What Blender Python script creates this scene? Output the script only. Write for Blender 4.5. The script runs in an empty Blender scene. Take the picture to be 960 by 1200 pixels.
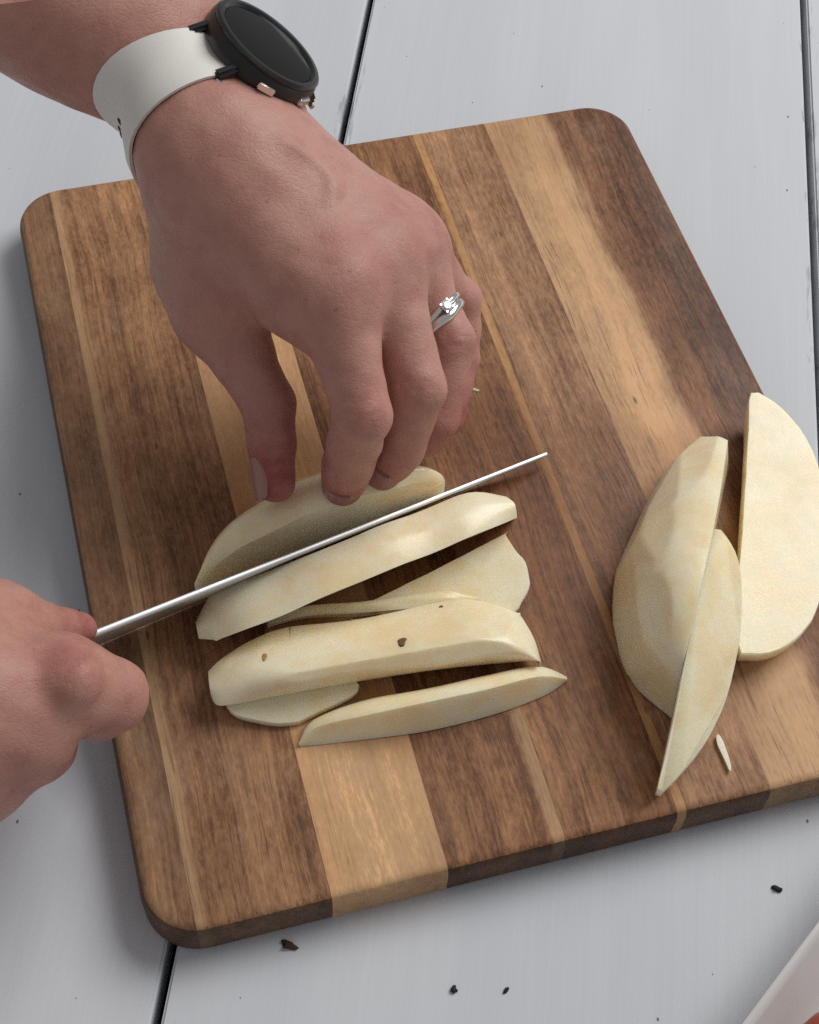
import bpy, bmesh, math, random
import numpy as np
from mathutils import Vector, Matrix

random.seed(7)
rng = np.random.default_rng(7)
C = bpy.context.scene.collection
scene = bpy.context.scene

# ------------------------------------------------------------------ camera
CAM_M = np.array([[0.96392623, 0.19560885, -0.18050871],
                  [-0.26308629, 0.80311097, -0.53460114],
                  [0.04039581, 0.56280543, 0.82560174]])
CAM_C = np.array([-0.11549243, -0.32551191, 0.47297181])
FPX = 1799.46
cam_d = bpy.data.cameras.new('camera')
cam = bpy.data.objects.new('camera', cam_d)
C.objects.link(cam)
m4 = np.eye(4); m4[:3, :3] = CAM_M; m4[:3, 3] = CAM_C
cam.matrix_world = Matrix(m4.tolist())
cam_d.sensor_fit = 'VERTICAL'
cam_d.sensor_height = 24.0
cam_d.lens = 24.0 * FPX / 1200.0
cam_d.clip_start = 0.01
cam_d.clip_end = 50
scene.camera = cam

# ------------------------------------------------------------------ light: one big window to the right, dim room round it
world = bpy.data.worlds.new('World')
scene.world = world
world.use_nodes = True
bg = world.node_tree.nodes['Background']
bg.inputs['Color'].default_value = (0.98, 0.98, 1.0, 1)
bg.inputs['Strength'].default_value = 0.27


def area(name, loc, target, sx, sy, power, col):
    d = bpy.data.lights.new(name, 'AREA')
    d.shape = 'RECTANGLE'; d.size = sx; d.size_y = sy
    d.energy = power; d.color = col
    o = bpy.data.objects.new(name, d); C.objects.link(o)
    o.location = loc
    o.rotation_euler = (Vector(target) - Vector(loc)).to_track_quat('-Z', 'Y').to_euler()
    return o


area('window_light', (1.50, 0.62, 1.68), (0.0, 0.0, 0.0), 1.45, 1.3, 42.0, (1.0, 0.985, 0.965))
scene.view_settings.view_transform = 'Standard'
scene.view_settings.look = 'None'
scene.view_settings.exposure = 0.0
scene.view_settings.gamma = 1.0
scene.view_settings.use_curve_mapping = False
scene.cycles.use_denoising = False      # keep the fine grain of wood and skin


# ------------------------------------------------------------------ helpers
def P(px, py, z):
    """world point seen at photo pixel (px, py) lying z metres above the table"""
    d = CAM_M @ np.array([(px - 480) / FPX, -(py - 600) / FPX, -1.0])
    return CAM_C + d * (z - CAM_C[2]) / d[2]


def Pm(a):
    return P(a[0], a[1], a[2] / 1000.0)


def unit(v):
    v = np.asarray(v, float)
    return v / np.linalg.norm(v)


VIEW = unit(CAM_M @ np.array([0, 0, -1.0]))


def smooth_mesh(me, angle=40):
    me.polygons.foreach_set('use_smooth', [True] * len(me.polygons))
    if angle is not None:
        me.set_sharp_from_angle(angle=math.radians(angle))


def mesh_obj(name, verts, faces, mat, parent=None, angle=40):
    me = bpy.data.meshes.new(name)
    me.from_pydata([tuple(map(float, v)) for v in verts], [], [tuple(map(int, f)) for f in faces])
    bm = bmesh.new(); bm.from_mesh(me)
    bmesh.ops.recalc_face_normals(bm, faces=bm.faces)
    bm.to_mesh(me); bm.free()
    smooth_mesh(me, angle)
    if mat:
        me.materials.append(mat)
    o = bpy.data.objects.new(name, me); C.objects.link(o)
    if parent is not None:
        o.parent = parent
        o.matrix_parent_inverse = parent.matrix_world.inverted()
    return o


def bm_obj(name, bm, mat, parent=None, angle=40):
    me = bpy.data.meshes.new(name)
    bmesh.ops.recalc_face_normals(bm, faces=bm.faces)
    bm.to_mesh(me); bm.free()
    smooth_mesh(me, angle)
    if mat:
        me.materials.append(mat)
    o = bpy.data.objects.new(name, me); C.objects.link(o)
    if parent is not None:
        o.parent = parent
        o.matrix_parent_inverse = parent.matrix_world.inverted()
    return o


def empty(name, loc):
    o = bpy.data.objects.new(name, None); C.objects.link(o)
    o.location = tuple(map(float, loc))
    o.empty_display_size = 0.02
    bpy.context.view_layer.update()
    return o


def tag(o, label=None, cat=None, group=None, kind=None):
    if label: o['label'] = label
    if cat: o['category'] = cat
    if group: o['group'] = group
    if kind: o['kind'] = kind
    return o


def catmull(pts, n, closed=True):
    """resample a polyline as a smooth curve with n points"""
    pts = np.asarray(pts, float); k = len(pts)
    segs = k if closed else k - 1
    out = []
    for i in range(segs):
        if closed:
            p0, p1, p2, p3 = pts[(i - 1) % k], pts[i], pts[(i + 1) % k], pts[(i + 2) % k]
        else:
            p0, p1, p2, p3 = pts[max(i - 1, 0)], pts[i], pts[i + 1], pts[min(i + 2, k - 1)]
        for t in np.linspace(0, 1, 24, endpoint=False):
            a = 2 * p1; b = p2 - p0; c = 2 * p0 - 5 * p1 + 4 * p2 - p3; d = -p0 + 3 * p1 - 3 * p2 + p3
            out.append(0.5 * (a + b * t + c * t * t + d * t ** 3))
    if not closed:
        out.append(pts[-1])
    out = np.array(out)
    loop = np.vstack([out, out[:1]]) if closed else out
    s = np.concatenate([[0], np.cumsum(np.linalg.norm(np.diff(loop, axis=0), axis=1))])
    u = np.linspace(0, s[-1], n, endpoint=not closed)
    return np.stack([np.interp(u, s, loop[:, j]) for j in range(pts.shape[1])], 1)


def loft(rings, cap=True):
    n = len(rings[0]); verts = [p for r in rings for p in r]; faces = []
    for i in range(len(rings) - 1):
        for j in range(n):
            k = (j + 1) % n
            faces.append((i * n + j, i * n + k, (i + 1) * n + k, (i + 1) * n + j))
    if cap:
        faces.append(tuple(range(n - 1, -1, -1)))
        faces.append(tuple((len(rings) - 1) * n + j for j in range(n)))
    return verts, faces


# ------------------------------------------------------------------ materials
class NT:
    def __init__(self, name):
        self.m = bpy.data.materials.new(name); self.m.use_nodes = True
        self.t = self.m.node_tree; self.t.nodes.clear()
        self.out = self.n('ShaderNodeOutputMaterial')
        self.b = self.n('ShaderNodeBsdfPrincipled')
        self.l(self.b.outputs[0], self.out.inputs['Surface'])
        self.tc = self.n('ShaderNodeTexCoord')

    def n(self, t, **kw):
        x = self.t.nodes.new(t)
        for k, v in kw.items(): setattr(x, k, v)
        return x

    def l(self, a, b): self.t.links.new(a, b)

    def mapping(self, scale=(1, 1, 1), rot=(0, 0, 0), loc=(0, 0, 0), src='Object'):
        x = self.n('ShaderNodeMapping')
        x.inputs['Scale'].default_value = scale; x.inputs['Rotation'].default_value = rot; x.inputs['Location'].default_value = loc
        self.l(self.tc.outputs[src], x.inputs['Vector']); return x.outputs[0]

    def noise(self, vec, scale=1.0, detail=4, rough=0.55, dist=0.0):
        x = self.n('ShaderNodeTexNoise')
        x.inputs['Scale'].default_value = scale; x.inputs['Detail'].default_value = detail
        x.inputs['Roughness'].default_value = rough; x.inputs['Distortion'].default_value = dist
        self.l(vec, x.inputs['Vector']); return x.outputs['Fac']

    def ramp(self, fac, stops, interp='LINEAR'):
        x = self.n('ShaderNodeValToRGB'); e = x.color_ramp.elements; x.color_ramp.interpolation = interp
        for i, (p, c) in enumerate(stops):
            el = e[i] if i < 2 else e.new(p)
            el.position = p; el.color = (*c, 1) if len(c) == 3 else c
        self.l(fac, x.inputs['Fac']); return x.outputs['Color']

    def val(self, fac, a, b, lo=0.0, hi=1.0, smooth=True):
        x = self.n('ShaderNodeMapRange')
        if smooth: x.interpolation_type = 'SMOOTHSTEP'
        x.inputs['From Min'].default_value = a; x.inputs['From Max'].default_value = b
        x.inputs['To Min'].default_value = lo; x.inputs['To Max'].default_value = hi
        self.l(fac, x.inputs['Value']); return x.outputs['Result']

    def math(self, op, a, b=None):
        x = self.n('ShaderNodeMath', operation=op)
        for i, v in enumerate((a, b)):
            if v is None: continue
            if isinstance(v, (int, float)): x.inputs[i].default_value = v
            else: self.l(v, x.inputs[i])
        return x.outputs[0]

    def mix(self, fac, a, b, mode='MIX'):
        x = self.n('ShaderNodeMix', data_type='RGBA', blend_type=mode)
        for s, v in ((x.inputs[0], fac), (x.inputs[6], a), (x.inputs[7], b)):
            if isinstance(v, (int, float)): s.default_value = v
            elif isinstance(v, tuple): s.default_value = (*v, 1) if len(v) == 3 else v
            else: self.l(v, s)
        return x.outputs[2]

    def bump(self, h, strength, dist, prev=None):
        x = self.n('ShaderNodeBump'); x.inputs['Strength'].default_value = strength; x.inputs['Distance'].default_value = dist
        self.l(h, x.inputs['Height'])
        if prev is not None: self.l(prev, x.inputs['Normal'])
        return x.outputs[0]

    def set(self, **kw):
        for k, v in kw.items():
            s = self.b.inputs[k.replace('_', ' ')]
            if isinstance(v, (int, float)): s.default_value = v
            elif isinstance(v, tuple): s.default_value = (*v, 1) if len(v) == 3 and s.type == 'RGBA' else v
            else: self.l(v, s)
        return self


def plain(name, col, rough=0.5, metal=0.0, **kw):
    t = NT(name); t.set(Base_Color=col, Roughness=rough, Metallic=metal)
    for k, v in kw.items(): t.b.inputs[k.replace('_', ' ') if k != 'Specular_IOR_Level' else 'Specular IOR Level'].default_value = v
    return t.m


def wood(name, heart, dark, sap=None, edges=(), seed=0.0, grain=1.0, bands=1.0, mul=1.0):
    """acacia stave; edges = [(u0, half_width, side, wobble)]: sapwood lies on that side of u0"""
    t = NT(name)
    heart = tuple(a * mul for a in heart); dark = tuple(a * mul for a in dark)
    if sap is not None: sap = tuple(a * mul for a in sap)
    L = (seed * 3.1, seed * 1.7, seed * 0.9)
    # the grain wanders: bend the lookup sideways by a slow noise
    warp = t.n('ShaderNodeTexNoise'); warp.inputs['Scale'].default_value = 1.0; warp.inputs['Detail'].default_value = 2
    t.l(t.mapping((16, 9, 10), loc=L), warp.inputs['Vector'])
    add = t.n('ShaderNodeVectorMath', operation='MULTIPLY_ADD')
    t.l(warp.outputs['Color'], add.inputs[0]); add.inputs[1].default_value = (0.012, 0, 0); t.l(t.tc.outputs['Object'], add.inputs[2])

    def wm(scale, loc=(0, 0, 0)):
        x = t.n('ShaderNodeMapping'); x.inputs['Scale'].default_value = scale; x.inputs['Location'].default_value = tuple(a + b for a, b in zip(L, loc))
        t.l(add.outputs[0], x.inputs['Vector']); return x.outputs[0]
    broad = t.noise(wm((85 * bands, 2.4, 60)), 1.0, 3, 0.55)
    mids = t.noise(wm((330, 5.5, 250), (1, 2, 0)), 1.0, 6, 0.7)
    fine = t.noise(wm((950, 15, 700), (4, 1, 0)), 1.0, 6, 0.8)
    figure = t.noise(wm((75, 38, 60), (7, 3, 0)), 1.0, 4, 0.6)
    patch = t.noise(t.mapping((20, 11, 20), loc=L), 1.0, 3, 0.5)
    f = t.math('ADD', t.math('ADD', t.math('MULTIPLY', broad, 0.30), t.math('MULTIPLY', mids, 0.20)),
               t.math('ADD', t.math('MULTIPLY', fine, 0.28), t.math('MULTIPLY', figure, 0.22)))
    grit = t.noise(wm((800, 240, 600), (2, 6, 0)), 1.0, 4, 0.75)
    f = t.math('ADD', f, t.math('MULTIPLY', t.math('SUBTRACT', grit, 0.5), 0.30))
    mid_c = tuple(0.55 * a + 0.45 * b for a, b in zip(heart, dark))
    hot = tuple(min(1, a * k) for a, k in zip(heart, (1.42, 1.38, 1.25)))
    col = t.ramp(t.val(f, 0.375, 0.625, smooth=False), [(0.0, tuple(0.62 * a for a in dark)), (0.22, dark), (0.5, mid_c), (0.74, heart), (1.0, hot)])
    if sap is not None:
        sx = t.n('ShaderNodeSeparateXYZ'); t.l(t.tc.outputs['Object'], sx.inputs[0])
        sapc = t.ramp(t.val(f, 0.37, 0.63, smooth=False), [(0.0, tuple(0.62 * a for a in sap)), (0.55, sap), (1.0, tuple(min(1, 1.15 * a) for a in sap))])
        w = t.noise(t.mapping((60, 17, 1), loc=L), 1.0, 5, 0.65)
        for (u0, hw, side, wob) in edges:
            xx = t.math('ADD', sx.outputs[0], t.math('MULTIPLY', t.math('SUBTRACT', w, 0.5), wob))
            xx = t.math('ADD', xx, t.math('MULTIPLY', t.math('SUBTRACT', mids, 0.5), wob * 0.8))
            msk = t.val(xx, u0 - hw, u0 + hw, 0.0 if side > 0 else 1.0, 1.0 if side > 0 else 0.0)
            col = t.mix(msk, col, sapc)
    # slow changes of depth along the stave
    col = t.mix(t.val(patch, 0.42, 0.68, 0.0, 0.5), col, t.mix(1.0, col, (1.30, 1.26, 1.20), 'MULTIPLY'))
    col = t.mix(t.val(patch, 0.30, 0.47, 0.75, 0.0), col, t.mix(1.0, col, (0.74, 0.68, 0.62), 'MULTIPLY'))
    # open pores: short dark dashes
    pore = t.noise(wm((1100, 30, 900), (5, 0, 0)), 1.0, 3, 0.6)
    pgate = t.noise(t.mapping((60, 16, 30), loc=(L[0] + 9, L[1], 0)), 1.0, 3)
    pm = t.math('MULTIPLY', t.val(pore, 0.575, 0.65, 0.0, 0.50 * grain), t.val(pgate, 0.34, 0.56))
    col = t.mix(pm, col, tuple(0.45 * a for a in dark))
    # a few dark resin flecks
    vor = t.n('ShaderNodeTexVoronoi'); vor.inputs['Scale'].default_value = 1.0
    t.l(t.mapping((60, 22, 1), loc=L), vor.inputs['Vector']); vor.voronoi_dimensions = '2D'
    sel = t.n('ShaderNodeSeparateColor'); t.l(vor.outputs['Color'], sel.inputs[0])
    fl = t.math('MULTIPLY', t.val(vor.outputs['Distance'], 0.015, 0.06, 1, 0), t.val(sel.outputs[0], 0.88, 0.90))
    col = t.mix(t.math('MULTIPLY', fl, 0.7), col, tuple(0.5 * a for a in dark))
    # dry starch film in patches, and fine knife scratches
    wear = t.noise(t.mapping((17, 9, 10), loc=(2.3, 0.4, 0)), 1.0, 6, 0.72)
    col = t.mix(t.val(wear, 0.53, 0.75, 0.0, 0.30 * mul), col, (0.50, 0.39, 0.28))
    scr = None
    for k, (ang_, sc) in enumerate(((0.75, 1.0), (-0.62, 1.3), (1.05, 0.8), (0.25, 1.1))):
        s_ = t.noise(t.mapping((26 * sc, 1500 * sc, 1), rot=(0, 0, ang_), loc=(k * 7.7, k, 0)), 1.0, 2, 0.4)
        gate = t.noise(t.mapping((14, 14, 1), loc=(k * 3.3 + 1, 4, 0)), 1.0, 2)
        sm = t.math('MULTIPLY', t.val(s_, 0.66, 0.74), t.val(gate, 0.54, 0.70))
        scr = sm if scr is None else t.math('MAXIMUM', scr, sm)
    col = t.mix(t.math('MULTIPLY', scr, 0.22 * mul), col, (0.60, 0.47, 0.34))
    # juice-damp wood round the two piles: some gloss, deeper colour that also paints in shade between pieces
    wet_shade = None
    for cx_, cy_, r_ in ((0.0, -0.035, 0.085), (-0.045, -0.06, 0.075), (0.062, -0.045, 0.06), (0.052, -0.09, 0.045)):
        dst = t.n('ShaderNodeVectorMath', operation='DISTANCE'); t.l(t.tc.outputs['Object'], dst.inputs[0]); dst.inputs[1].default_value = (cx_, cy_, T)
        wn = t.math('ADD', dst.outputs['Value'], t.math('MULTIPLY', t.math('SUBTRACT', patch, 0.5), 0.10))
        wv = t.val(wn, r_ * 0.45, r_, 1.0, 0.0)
        wet_shade = wv if wet_shade is None else t.math('MAXIMUM', wet_shade, wv)
    wet_shade_fac = t.math('MULTIPLY', wet_shade, t.val(figure, 0.3, 0.65, 0.35, 0.8))
    col = t.mix(wet_shade_fac, col, t.mix(1.0, col, (0.58, 0.44, 0.32), 'MULTIPLY'))
    rough = t.val(t.math('ADD', t.math('MULTIPLY', wear, 0.6), t.math('MULTIPLY', mids, 0.4)), 0.3, 0.7, 0.40, 0.66)
    rough = t.math('SUBTRACT', rough, t.math('MULTIPLY', wet_shade_fac, 0.16))
    h = t.math('SUBTRACT', t.math('ADD', t.math('MULTIPLY', mids, 0.35), t.math('MULTIPLY', fine, 0.35)), t.math('ADD', t.math('MULTIPLY', pm, 0.6), t.math('MULTIPLY', scr, 0.4)))
    t.set(Base_Color=col, Roughness=rough, Normal=t.bump(h, 0.30, 0.0006))
    t.b.inputs['Specular IOR Level'].default_value = 0.30
    return t.m


def paint_mat():
    t = NT('white_painted_wood')
    PR = (0, 0, math.radians(-22.0))
    # local +Y of every plank runs along the plank
    streak = t.noise(t.mapping((160, 3.2, 40)), 1.0, 5, 0.62, 0.4)
    broad = t.noise(t.mapping((20, 2.0, 10)), 1.0, 4, 0.6)
    blot = t.noise(t.mapping((9, 5, 9)), 1.0, 3)
    col = t.ramp(t.val(broad, 0.3, 0.7), [(0, (0.605, 0.625, 0.66)), (1, (0.66, 0.68, 0.71))])
    msk = t.math('MULTIPLY', t.val(streak, 0.58, 0.72), t.val(blot, 0.50, 0.70))
    col = t.mix(t.math('MULTIPLY', msk, 0.24), col, (0.40, 0.41, 0.43))
    fine = t.noise(t.mapping((600, 14, 100)), 1.0, 3, 0.6)
    col = t.mix(t.val(fine, 0.3, 0.7, 0.0, 0.07), col, (0.45, 0.46, 0.48))
    vor = t.n('ShaderNodeTexVoronoi'); vor.inputs['Scale'].default_value = 1.0
    t.l(t.mapping((62, 40, 1)), vor.inputs['Vector']); vor.voronoi_dimensions = '2D'
    sel = t.n('ShaderNodeSeparateColor'); t.l(vor.outputs['Color'], sel.inputs[0])
    spk = t.math('MULTIPLY', t.val(t.math('MULTIPLY', vor.outputs['Distance'], t.val(sel.outputs[1], 0, 1, 0.9, 2.2)), 0.018, 0.032, 1, 0), t.val(sel.outputs[0], 0.84, 0.85))
    col = t.mix(t.math('MULTIPLY', spk, 0.8), col, (0.07, 0.06, 0.06))
    sx = t.n('ShaderNodeSeparateXYZ'); t.l(t.tc.outputs['Object'], sx.inputs[0])
    ax_ = t.math('ABSOLUTE', sx.outputs[0])
    en = t.noise(t.mapping((260, 34, 50)), 1.0, 4, 0.65)
    near = t.val(ax_, 0.0955, 0.1036)
    chip = t.val(t.math('ADD', en, t.math('MULTIPLY', near, 0.16)), 0.71, 0.77)
    col = t.mix(t.math('MULTIPLY', t.math('MULTIPLY', chip, near), 0.38), col, (0.16, 0.155, 0.155))
    h = t.math('ADD', t.math('MULTIPLY', streak, 0.5), t.math('MULTIPLY', fine, 0.3))
    t.set(Base_Color=col, Roughness=t.val(streak, 0.3, 0.7, 0.55, 0.68), Normal=t.bump(h, 0.25, 0.0006))
    t.b.inputs['Specular IOR Level'].default_value = 0.25
    return t.m


def potato_mat(name, peeled, tint=(1, 1, 1)):
    t = NT(name)
    big = t.noise(t.mapping((38, 38, 38)), 1.0, 3, 0.5)
    mid = t.noise(t.mapping((130, 130, 130)), 1.0, 4, 0.6)
    fine = t.noise(t.mapping((700, 700, 700)), 1.0, 3, 0.6)
    a = tuple(x * y for x, y in zip((0.92, 0.79, 0.53), tint)); b = tuple(x * y for x, y in zip((0.90, 0.735, 0.45), tint))
    c = tuple(x * y for x, y in zip((0.94, 0.855, 0.63), tint))
    col = t.ramp(t.val(t.math('ADD', t.math('MULTIPLY', big, 0.6), t.math('MULTIPLY', mid, 0.4)), 0.36, 0.64),
                 [(0, b), (0.45, a), (1, c)])
    if peeled:
        col = t.mix(t.val(mid, 0.62, 0.76, 0, 0.22), col, (0.66, 0.46, 0.19))
        h = t.math('ADD', t.math('MULTIPLY', big, 1.0), t.math('MULTIPLY', fine, 0.12))
        nr = t.bump(h, 0.35, 0.0009)
        rough = t.val(mid, 0.3, 0.7, 0.18, 0.36)
    else:
        # saw ripples of the blade on the cut face, starch specks
        rip = t.noise(t.mapping((26, 260, 260)), 1.0, 3, 0.5)
        col = t.mix(t.val(fine, 0.55, 0.75, 0, 0.22), col, c)
        h = t.math('ADD', t.math('MULTIPLY', rip, 0.8), t.math('MULTIPLY', fine, 0.35))
        nr = t.bump(h, 0.3, 0.0005)
        rough = t.val(mid, 0.3, 0.7, 0.20, 0.36)
    t.set(Base_Color=col, Roughness=rough, Normal=nr, Subsurface_Weight=0.5, Subsurface_Scale=0.006)
    t.b.inputs['Subsurface Radius'].default_value = (1.0, 0.7, 0.3)
    t.b.inputs['Specular IOR Level'].default_value = 0.45
    return t.m


def skin_mat(name, base, red):
    t = NT(name)
    at = t.n('ShaderNodeAttribute', attribute_name='flush')
    mott = t.noise(t.mapping((75, 75, 75)), 1.0, 4, 0.6)
    m2 = t.noise(t.mapping((260, 260, 260)), 1.0, 3, 0.6)
    fl = t.math('ADD', t.math('MULTIPLY', at.outputs['Fac'], 0.85), t.val(mott, 0.38, 0.72, 0, 0.30))
    col = t.mix(t.val(fl, 0.0, 1.0, smooth=False), base, red)
    col = t.mix(t.val(m2, 0.35, 0.7, 0.0, 0.22), col, tuple(min(1, 1.18 * a) for a in base))
    spots = t.noise(t.mapping((330, 330, 330), loc=(3, 1, 2)), 1.0, 2, 0.5)
    col = t.mix(t.val(spots, 0.70, 0.76, 0, 0.30), col, tuple(0.55 * a for a in red))
    vor = t.n('ShaderNodeTexVoronoi', feature='DISTANCE_TO_EDGE'); vor.inputs['Scale'].default_value = 1250
    t.l(t.tc.outputs['Object'], vor.inputs['Vector'])
    vor2 = t.n('ShaderNodeTexVoronoi', feature='DISTANCE_TO_EDGE'); vor2.inputs['Scale'].default_value = 1.0
    t.l(t.mapping((330, 520, 400), rot=(0.3, 0.2, 0.5)), vor2.inputs['Vector'])
    h = t.math('ADD', t.val(vor.outputs['Distance'], 0, 0.25, 0, 0.6), t.val(vor2.outputs['Distance'], 0, 0.18, 0, 0.8))
    h = t.math('ADD', h, t.math('MULTIPLY', m2, 0.8))
    t.set(Base_Color=col, Roughness=t.val(m2, 0.3, 0.7, 0.40, 0.54), Normal=t.bump(h, 0.20, 0.0004),
          Subsurface_Weight=0.16, Subsurface_Scale=0.004)
    t.b.inputs['Subsurface Radius'].default_value = (1.0, 0.35, 0.2)
    t.b.inputs['Specular IOR Level'].default_value = 0.34
    return t.m


M_PAINT = paint_mat()
ZT = -0.002      # table top; the board's upper face stays at z = 0.016
M_GAP = plain('dark_gap', (0.012, 0.012, 0.015), 0.8)
M_SKIN = skin_mat('skin', (0.50, 0.264, 0.208), (0.32, 0.078, 0.075))
M_NAIL = plain('nail', (0.36, 0.175, 0.155), 0.3)
M_PEEL = potato_mat('peeled_potato', True)
M_CUT = potato_mat('cut_potato', False)
M_STEEL = plain('brushed_steel', (0.60, 0.60, 0.61), 0.46, 1.0)
M_HANDLE = plain('black_handle', (0.012, 0.012, 0.013), 0.4)
M_SILVER = plain('silver', (0.82, 0.81, 0.79), 0.16, 1.0)
M_GEM = plain('diamond', (0.95, 0.95, 0.97), 0.03, 0.0, Transmission_Weight=0.5, IOR=2.2)

# ------------------------------------------------------------------ the table: white painted planks
table = empty('tabletop', (0, 0, 0)); tag(table, kind='structure')
PD = np.array([-0.375, -0.927]); PN = np.array([0.927, -0.375])
ang = math.atan2(PD[0], -PD[1])
seams = [-0.0583 + 0.2106 * k for k in range(-4, 5)]
rot = math.atan2(-PN[1], PN[0])
for k in range(len(seams) - 1):
    w = (seams[k + 1] - seams[k]) - 0.0032
    mid = 0.5 * (seams[k] + seams[k + 1])
    bm = bmesh.new()
    bmesh.ops.create_cube(bm, size=1.0)
    for v in bm.verts:
        v.co = Vector((v.co.x * w, v.co.y * 1.9, v.co.z * 0.018 - 0.009))
    bmesh.ops.bevel(bm, geom=[e for e in bm.edges if abs(e.verts[0].co.y - e.verts[1].co.y) > 1 and e.verts[0].co.z > -0.004],
                    offset=0.0009, segments=2, affect='EDGES')
    o = bm_obj('plank', bm, M_PAINT, None, 30)
    o.rotation_euler = (0, 0, math.atan2(PN[1], PN[0]))
    o.location = (PN[0] * mid, PN[1] * mid, ZT)
    # shift the grain: mesh moved along its own length, object moved back
    sh = (k * 0.713) % 0.5
    for v in o.data.vertices: v.co.y += sh
    o.location = (o.location[0] + PD[0] * sh, o.location[1] + PD[1] * sh, ZT)
    o.parent = table
under = bmesh.new()
bmesh.ops.create_cube(under, size=1.0)
for v in under.verts: v.co = Vector((v.co.x * 1.7, v.co.y * 1.8, v.co.z * 0.01 - 0.0235))
o = bm_obj('backing', under, M_GAP, table)
o.rotation_euler = (0, 0, math.atan2(PN[1], PN[0]))

# ------------------------------------------------------------------ cutting board
T = 0.016
BW, BH, BR = 0.1333, 0.1632, 0.0180
board = empty('cutting_board', (0, 0, 0))
tag(board, 'large rounded wooden cutting board of brown and pale staves on white table', 'cutting board')
DK = (0.105, 0.052, 0.026); MD = (0.225, 0.122, 0.062); LT = (0.50, 0.295, 0.135)
staves = [
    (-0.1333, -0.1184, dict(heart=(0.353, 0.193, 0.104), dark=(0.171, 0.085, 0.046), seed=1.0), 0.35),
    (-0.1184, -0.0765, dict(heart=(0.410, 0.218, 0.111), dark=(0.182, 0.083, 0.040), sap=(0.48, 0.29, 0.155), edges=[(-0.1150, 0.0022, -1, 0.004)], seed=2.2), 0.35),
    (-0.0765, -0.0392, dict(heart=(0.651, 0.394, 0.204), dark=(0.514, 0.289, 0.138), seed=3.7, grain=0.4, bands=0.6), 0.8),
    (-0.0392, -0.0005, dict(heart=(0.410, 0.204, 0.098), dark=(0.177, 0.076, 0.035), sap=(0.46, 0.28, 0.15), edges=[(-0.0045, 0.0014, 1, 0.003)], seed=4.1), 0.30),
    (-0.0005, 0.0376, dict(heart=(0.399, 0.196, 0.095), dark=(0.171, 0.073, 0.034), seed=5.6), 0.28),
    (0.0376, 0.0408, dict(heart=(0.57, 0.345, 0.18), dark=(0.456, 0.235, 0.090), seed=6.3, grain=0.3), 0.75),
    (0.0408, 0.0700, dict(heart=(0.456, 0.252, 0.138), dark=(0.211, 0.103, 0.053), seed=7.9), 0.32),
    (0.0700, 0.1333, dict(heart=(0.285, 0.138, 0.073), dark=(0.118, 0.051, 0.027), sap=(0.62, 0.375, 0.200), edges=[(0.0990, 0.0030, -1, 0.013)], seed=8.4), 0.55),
]


def vlim(u, ins):
    W = BW - ins; H = BH - ins; R = BR - ins * 0.5
    a = abs(u) - (W - R)
    if a <= 0: return H
    a = min(a, R)
    return H - R + math.sqrt(max(R * R - a * a, 0))


LAYERS = [(ZT, 0.0030), (ZT + 0.0007, 0.0013), (ZT + 0.003, 0.0002), (T - 0.0055, 0.0), (T - 0.0030, 0.0004), (T - 0.0012, 0.0012), (T - 0.0004, 0.0020), (T, 0.0036)]
for (a, b, wd, endmul) in staves:
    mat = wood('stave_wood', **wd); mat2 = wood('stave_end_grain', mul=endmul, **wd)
    rings = []
    N = 26 if max(abs(a), abs(b)) > 0.11 else 6
    for z, ins in LAYERS:
        lo = max(a, -(BW - ins)); hi = min(b, BW - ins)
        lo2 = lo + (0.00002 if lo == a and a > -BW else 0); hi2 = hi - (0.00002 if hi == b and b < BW else 0)
        # denser sampling toward the rounded outer end
        tt = np.linspace(0, 1, N)
        if a <= -BW + 1e-6: tt = tt ** 2.2
        if b >= BW - 1e-6: tt = 1 - (1 - tt) ** 2.2
        us = lo2 + (hi2 - lo2) * tt
        scoop = 0.0
        ring = [(u, -vlim(u, ins), z) for u in us] + [(u, vlim(u, ins), z) for u in us[::-1]]
        rings.append(np.array(ring))
    # finger groove under the near edge of the pale stave
    v, f = loft(rings)
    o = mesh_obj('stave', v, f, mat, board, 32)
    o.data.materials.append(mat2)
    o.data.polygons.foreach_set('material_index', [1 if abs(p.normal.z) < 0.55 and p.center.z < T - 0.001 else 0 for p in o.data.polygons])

# ------------------------------------------------------------------ potato pieces
def piece(name, verts, faces, mats, parent=None, face_mat=None, angle=38):
    o = mesh_obj(name, verts, faces, mats[0], parent, angle)
    for m in mats[1:]: o.data.materials.append(m)
    if face_mat is not None:
        o.data.polygons.foreach_set('material_index', face_mat)
    return o


def facet(tt, edges, s, seed, amp=0.05):
    """peeler strokes: parameter positions between wandering edges are drawn straight; returns (t0, t1, weight)"""
    r2 = np.random.default_rng(seed)
    ph = r2.uniform(0, 6.28, (len(edges), 2))
    e = [0.0] + [q + amp * (math.sin(4.1 * s + ph[k, 0]) + 0.5 * math.sin(9.7 * s + ph[k, 1])) for k, q in enumerate(edges)] + [1.0]
    e = sorted(min(max(x, 0), 1) for x in e)
    for a, b in zip(e, e[1:]):
        if tt <= b + 1e-9:
            return a, b, (tt - a) / max(b - a, 1e-6)
    return e[-2], e[-1], 1.0


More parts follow.
